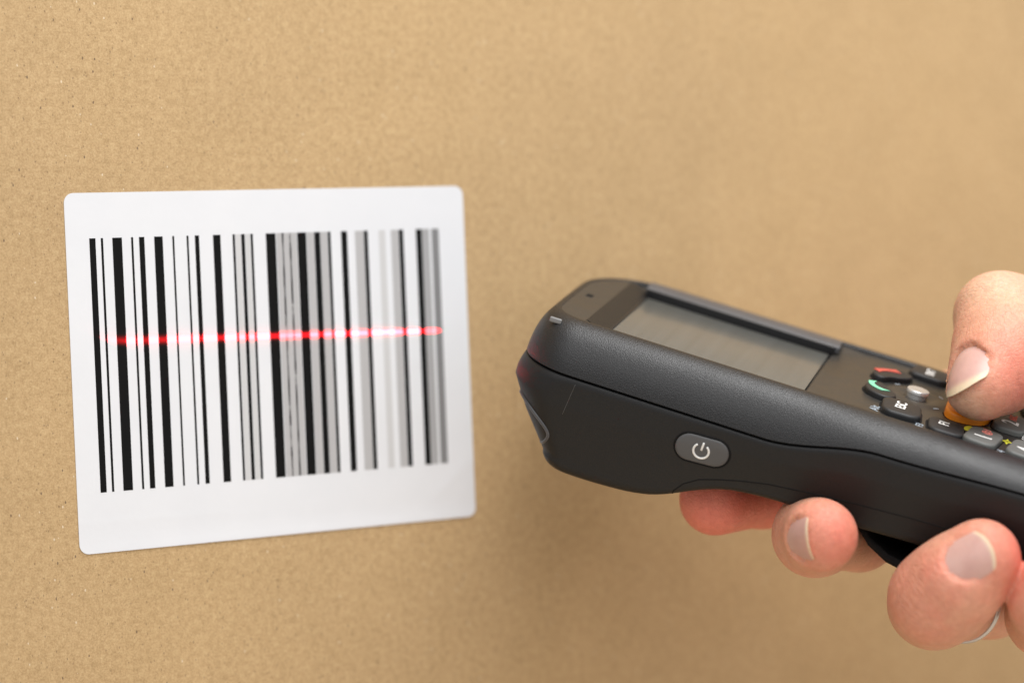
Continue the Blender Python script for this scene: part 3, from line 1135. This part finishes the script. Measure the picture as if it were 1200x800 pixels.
# relax the voxel steps
E_ = np.concatenate([Fq[:, [0, 1]], Fq[:, [1, 2]], Fq[:, [2, 3]], Fq[:, [3, 0]]])
deg = np.bincount(E_.ravel(), minlength=len(P)).astype(float)[:, None]
def lap(Q):
    A = np.zeros_like(Q)
    for k in range(3):
        A[:, k] = np.bincount(E_[:, 0], Q[E_[:, 1], k], len(Q)) + np.bincount(E_[:, 1], Q[E_[:, 0], k], len(Q))
    return A / deg
for it in range(3):
    P = P + .55 * (lap(P) - P)
    P = P - .45 * (lap(P) - P)
P = lo_b + P * VOX

# per-vertex values the skin material reads: redness of the pads, distance along each digit, joint wrinkles
red = np.zeros(len(P)); along = np.zeros(len(P)); wrk = np.zeros(len(P))
best = np.full(len(P), 1e9)
for nm, q in FI.items():
    pts, tot = q['P'], 0.
    for a, b in zip(pts[:-1], pts[1:]):
        ab = b - a
        t = np.clip(((P - a) @ ab) / (ab @ ab), 0, 1)
        dd = np.linalg.norm(P - a - t[:, None] * ab, axis=1)
        m = dd < best
        best[m] = dd[m]
        raw = ((P - a) @ ab) / np.linalg.norm(ab)
        along[m] = (tot + raw)[m]
        tot += np.linalg.norm(ab)
def spot(c, r):
    return np.exp(-(np.linalg.norm(P - np.asarray(c), axis=1) / r) ** 2)
red += .95 * spot(FI['middle']['P'][0] + wdir((.45, -.75, .2)) * 6, 8.5)
red += .95 * spot(FI['ring']['P'][0] + wdir((.85, -.3, .35)) * 5, 8.5)
red += 1.1 * spot(FI['index']['P'][0], 18) + .8 * spot(FI['index']['P'][1], 18)
red += .95 * spot(FI['thumb']['P'][0] + wdir((.85, -.25, .1)) * 9, 10.5)
red += .7 * spot(FI['little']['P'][0], 10)
red += .45 * spot(FI['ring']['P'][2] + wdir((-.5, -.6, .1)) * 5, 9) + .4 * spot(at(1106, 662, 473), 5)
red += .45 * spot(at(1128, 398, 510), 5)
pale = .8 * spot(at(1165, 335, 511), 9) + .7 * spot(at(1128, 478, 494), 5.5)
wrk += spot(TP[3] + wdir((-.5, -.2, .75)) * 9, 11) + .8 * spot(FI['ring']['P'][2] + wdir((-.5, -.7, .2)) * 8, 9)
me = bpy.data.meshes.new('person')
me.from_pydata([tuple(q) for q in (P * S)], [], [tuple(int(i) for i in q) for q in Fq])
me.update()
me.polygons.foreach_set('use_smooth', [True] * len(me.polygons))
for nm, arr in (('redness', np.clip(red, 0, 1)), ('paleness', np.clip(pale, 0, 1)), ('along', along), ('wrinkle', np.clip(wrk, 0, 1))):
    at_ = me.attributes.new(nm, 'FLOAT', 'POINT')
    at_.data.foreach_set('value', arr.astype(np.float32))
hand = bpy.data.objects.new('person', me)
C.objects.link(hand)
hand.matrix_world = frame_matrix(Do, Lv, Wv, Tv)
tag(hand, 'right hand gripping the dark scanner from beneath, thumb pressing the orange key', 'person')
recalc(hand)

skin, nt, p = new_mat('skin')
tc = node(nt, 'ShaderNodeTexCoord')
def attr(nm):
    a = node(nt, 'ShaderNodeAttribute', attribute_name=nm)
    return a.outputs['Fac']
n1 = noise(nt, tc.outputs['Object'], 130, 4, .6)
n2 = noise(nt, tc.outputs['Object'], 700, 4, .65)
base_c = ramp(nt, n1.outputs[0], [(.28, (.60, .305, .20)), (.5, (.665, .355, .235)), (.72, (.71, .40, .275))]).outputs[0]
n3 = noise(nt, tc.outputs['Object'], 260, 3, .55)
blotch = ramp(nt, n3.outputs[0], [(.42, (0, 0, 0)), (.66, (1, 1, 1))]).outputs[0]
base_c = mixc(nt, math_n(nt, 'MULTIPLY', blotch, .42), base_c, (.68, .265, .175, 1))
rfac = math_n(nt, 'MULTIPLY', attr('redness'), math_n(nt, 'MULTIPLY_ADD', n1.outputs[0], .6, .62), clamp=True)
c = mixc(nt, rfac, base_c, (.70, .205, .145, 1))
c = mixc(nt, math_n(nt, 'MULTIPLY', attr('paleness'), .7), c, (.74, .53, .36, 1))
c5 = ramp(nt, n2.outputs[0], [(.3, (.86, .79, .77)), (.66, (1.06, 1.07, 1.07))]).outputs[0]
c = mixc(nt, .8, c, c5, 'MULTIPLY')
nt.links.new(c, p.inputs['Base Color'])
p.inputs['Subsurface Weight'].default_value = .35
p.inputs['Subsurface Radius'].default_value = (1.0, .34, .18)
p.inputs['Subsurface Scale'].default_value = 2.2 * S
p.inputs['Roughness'].default_value = .48
p.inputs['Specular IOR Level'].default_value = .38
vo = node(nt, 'ShaderNodeTexVoronoi', feature='DISTANCE_TO_EDGE')
vo.inputs['Scale'].default_value = 950
nt.links.new(tc.outputs['Object'], vo.inputs['Vector'])
hcell = math_n(nt, 'MINIMUM', vo.outputs['Distance'], .12)
# creases across the joints: ripples along the digit, bent by noise
wv = math_n(nt, 'MULTIPLY_ADD', n1.outputs[0], 7.0, attr('along'))
sn = math_n(nt, 'SINE', math_n(nt, 'MULTIPLY', wv, 2.9))
cr = math_n(nt, 'POWER', math_n(nt, 'ABSOLUTE', sn), .5)
cr = math_n(nt, 'MULTIPLY', cr, attr('wrinkle'))
nb = bump(nt, cr, .26 * S, .6)
mpl = node(nt, 'ShaderNodeMapping')
mpl.inputs['Rotation'].default_value = (.5, .3, .7)
mpl.inputs['Scale'].default_value = (1.0, .35, 1.0)
nt.links.new(tc.outputs['Object'], mpl.inputs['Vector'])
vl = node(nt, 'ShaderNodeTexVoronoi', feature='DISTANCE_TO_EDGE')
vl.inputs['Scale'].default_value = 520
nt.links.new(mpl.outputs[0], vl.inputs['Vector'])
nb = bump(nt, math_n(nt, 'MINIMUM', vl.outputs['Distance'], .10), .9 * S, .35, nb)
nb = bump(nt, hcell, .7 * S, .55, nb)
nb = bump(nt, n2.outputs[0], .16 * S, .6, nb)
nt.links.new(nb, p.inputs['Normal'])
me.materials.append(skin)

nailm, nt, p = new_mat('fingernail')
tc = node(nt, 'ShaderNodeTexCoord')
fa = node(nt, 'ShaderNodeAttribute', attribute_name='free')
la = node(nt, 'ShaderNodeAttribute', attribute_name='lunula')
n1 = noise(nt, tc.outputs['Object'], 300, 3, .6)
c = ramp(nt, n1.outputs[0], [(.3, (.54, .315, .27)), (.7, (.60, .36, .31))]).outputs[0]
c = mixc(nt, math_n(nt, 'MULTIPLY', la.outputs['Fac'], .22), c, (.68, .48, .42, 1))
c = mixc(nt, fa.outputs['Fac'], c, (.72, .575, .40, 1))
nt.links.new(c, p.inputs['Base Color'])
p.inputs['Roughness'].default_value = .36
p.inputs['Specular IOR Level'].default_value = .45
p.inputs['Subsurface Weight'].default_value = .2
p.inputs['Subsurface Radius'].default_value = (1, .4, .25)
p.inputs['Subsurface Scale'].default_value = .8 * S
for N in NAILS:
    c, a, b, n_ = N['fr']
    V, fr, lu = [], [], []
    NS, NXn = 26, 25
    for lay in (0, -.24):
        for i in range(NS):
            for j in range(NXn):
                x = N['w'] / 2 * math.sin((j / (NXn - 1) - .5) * math.pi)
                e = abs(2 * x / N['w'])
                sb = -N['l'] / 2 + .36 * N['l'] * e ** 2.4
                st_ = N['l'] / 2 - N.get('tip', .15) * N['l'] * e ** 2.2
                f = i / (NS - 1)
                s_ = sb + (st_ - sb) * f
                x *= 1 - .11 * f ** 5
                h = float(nail_h(s_, x, N)) - .10 + lay * (1 if 0 < i < NS - 1 and 0 < j < NXn - 1 else .6)
                V.append(c + a * s_ + b * x + n_ * h)
                fr.append(float(sstep(s_, st_ - N['free'] - N.get('soft', .35), st_ - N['free'] + N.get('soft', .35))))
                lu.append(float(1 - sstep(math.hypot(x, s_ + N['l'] / 2), 2.2, 4.2)))
    F = grid_faces(NS, NXn, False)
    o0 = NS * NXn
    F += [tuple(i + o0 for i in reversed(f)) for f in grid_faces(NS, NXn, False)]
    rim = list(range(NXn)) + [i * NXn + NXn - 1 for i in range(1, NS)] + [(NS - 1) * NXn + j for j in range(NXn - 2, -1, -1)] + [i * NXn for i in range(NS - 2, 0, -1)]
    F += [(p_, p_ + o0, q_ + o0, q_) for p_, q_ in zip(rim, rim[1:] + rim[:1])]
    o = mesh_obj('fingernail', V, F, nailm, hand, True, 50)
    recalc(o)
    for nm, arr in (('free', fr), ('lunula', lu)):
        t_ = o.data.attributes.new(nm, 'FLOAT', 'POINT')
        t_.data.foreach_set('value', np.array(arr, np.float32))

# finger ring
a0 = FI['ring']['P'][3]; b0 = FI['ring']['P'][4]
dr = norm(b0 - a0)
rc_ = a0 + dr * 12.3
s1 = norm(np.cross(dr, (0, 0, 1.))); s2 = np.cross(dr, s1)
rr_ = 8.75
V, n = [], 64
prof = [(-.75, 0), (-.6, .25), (0, .4), (.6, .25), (.75, 0), (.6, -.35), (-.6, -.35)]
for k in range(n):
    an = 2 * math.pi * k / n
    e = s1 * math.cos(an) + s2 * math.sin(an)
    for (x, y) in prof:
        V.append(rc_ + dr * x + e * (rr_ + y))
F = grid_faces(n, len(prof)) + [((n - 1) * 7 + k, (n - 1) * 7 + (k + 1) % 7, (k + 1) % 7, k) for k in range(7)]
rg = mesh_obj('finger_ring', V, F, M_metal, None, True, 60)
recalc(rg)
rg.matrix_world = frame_matrix(Do, Lv, Wv, Tv)
tag(rg, 'thin silver ring worn on the finger below the scanner', 'ring')

# ------------------------------------------------------------------ the scan beam: a fan of red light from the scan window
def on_label(px, py):
    x, z = label_xz(px, py)
    return box_pt(x, 0, z)
pa, pb = on_label(129, 399.2), on_label(515, 386.5)
src = dev2world(nose_pt(VC, -22.6, 4.0))
mid = norm(norm(pa - src) + norm(pb - src))
fx = norm((pb - pa) - mid * ((pb - pa) @ mid))
fy = np.cross(fx, -mid)
fy = norm(fy)
nrm = np.cross(norm(pa - src), norm(pb - src))
# rebuild so that the fan lies exactly in the plane of source and line
fy = norm(nrm) * np.sign(norm(nrm) @ fy)
zz = -mid
fx = norm(np.cross(fy, zz))
ld = bpy.data.lights.new('scan_beam', 'SPOT')
ld.energy = 1.0
ld.shadow_soft_size = 0
ld.spot_size = math.radians(150)
ld.spot_blend = 0
lo = bpy.data.objects.new('scan_beam', ld)
C.objects.link(lo)
lo.matrix_world = frame_matrix(src, fx, fy, zz)
ta = ((pa - src) @ fx) / ((pa - src) @ mid)
tb_ = ((pb - src) @ fx) / ((pb - src) @ mid)
ld.use_nodes = True
nt = ld.node_tree
em = nt.nodes['Emission']
tc = node(nt, 'ShaderNodeTexCoord')
sep = node(nt, 'ShaderNodeSeparateXYZ')
nt.links.new(tc.outputs['Normal'], sep.inputs[0])
az = math_n(nt, 'ABSOLUTE', sep.outputs[2])
X_ = math_n(nt, 'DIVIDE', sep.outputs[0], az)
Y_ = math_n(nt, 'DIVIDE', sep.outputs[1], az)
lo_t, hi_t = min(ta, tb_), max(ta, tb_)
e1 = math_n(nt, 'DIVIDE', math_n(nt, 'SUBTRACT', X_, lo_t - .006), .012, clamp=True)
e2 = math_n(nt, 'DIVIDE', math_n(nt, 'SUBTRACT', hi_t + .006, X_), .012, clamp=True)
g = math_n(nt, 'DIVIDE', Y_, .0066)
g = math_n(nt, 'EXPONENT', math_n(nt, 'MULTIPLY', math_n(nt, 'MULTIPLY', g, g), -1))
g2 = math_n(nt, 'DIVIDE', Y_, .022)
g2 = math_n(nt, 'EXPONENT', math_n(nt, 'MULTIPLY', math_n(nt, 'MULTIPLY', g2, g2), -1))
prof = math_n(nt, 'MULTIPLY_ADD', g2, .006, g)
strength = math_n(nt, 'MULTIPLY', prof, math_n(nt, 'MULTIPLY', e1, e2))
ra, rb = float(np.linalg.norm(pa - src)), float(np.linalg.norm(pb - src))
# the beam is collimated: it does not thin out with distance, so even the fan out over the label
na = abs(float(norm(pa - src) @ ey)); nb_ = abs(float(norm(pb - src) @ ey))
wa, wb = ra * ra / na, rb * rb / nb_
if ta > tb_:
    wa, wb = wb, wa
k_ = math_n(nt, 'DIVIDE', math_n(nt, 'SUBTRACT', X_, lo_t), hi_t - lo_t, clamp=True)
even = math_n(nt, 'MULTIPLY_ADD', k_, (wb - wa) / max(wa, wb), wa / max(wa, wb))
strength = math_n(nt, 'MULTIPLY', strength, even)
strength = math_n(nt, 'MULTIPLY', strength, 60.0)
nt.links.new(strength, em.inputs['Strength'])
em.inputs['Color'].default_value = (1.0, .0045, .009, 1)
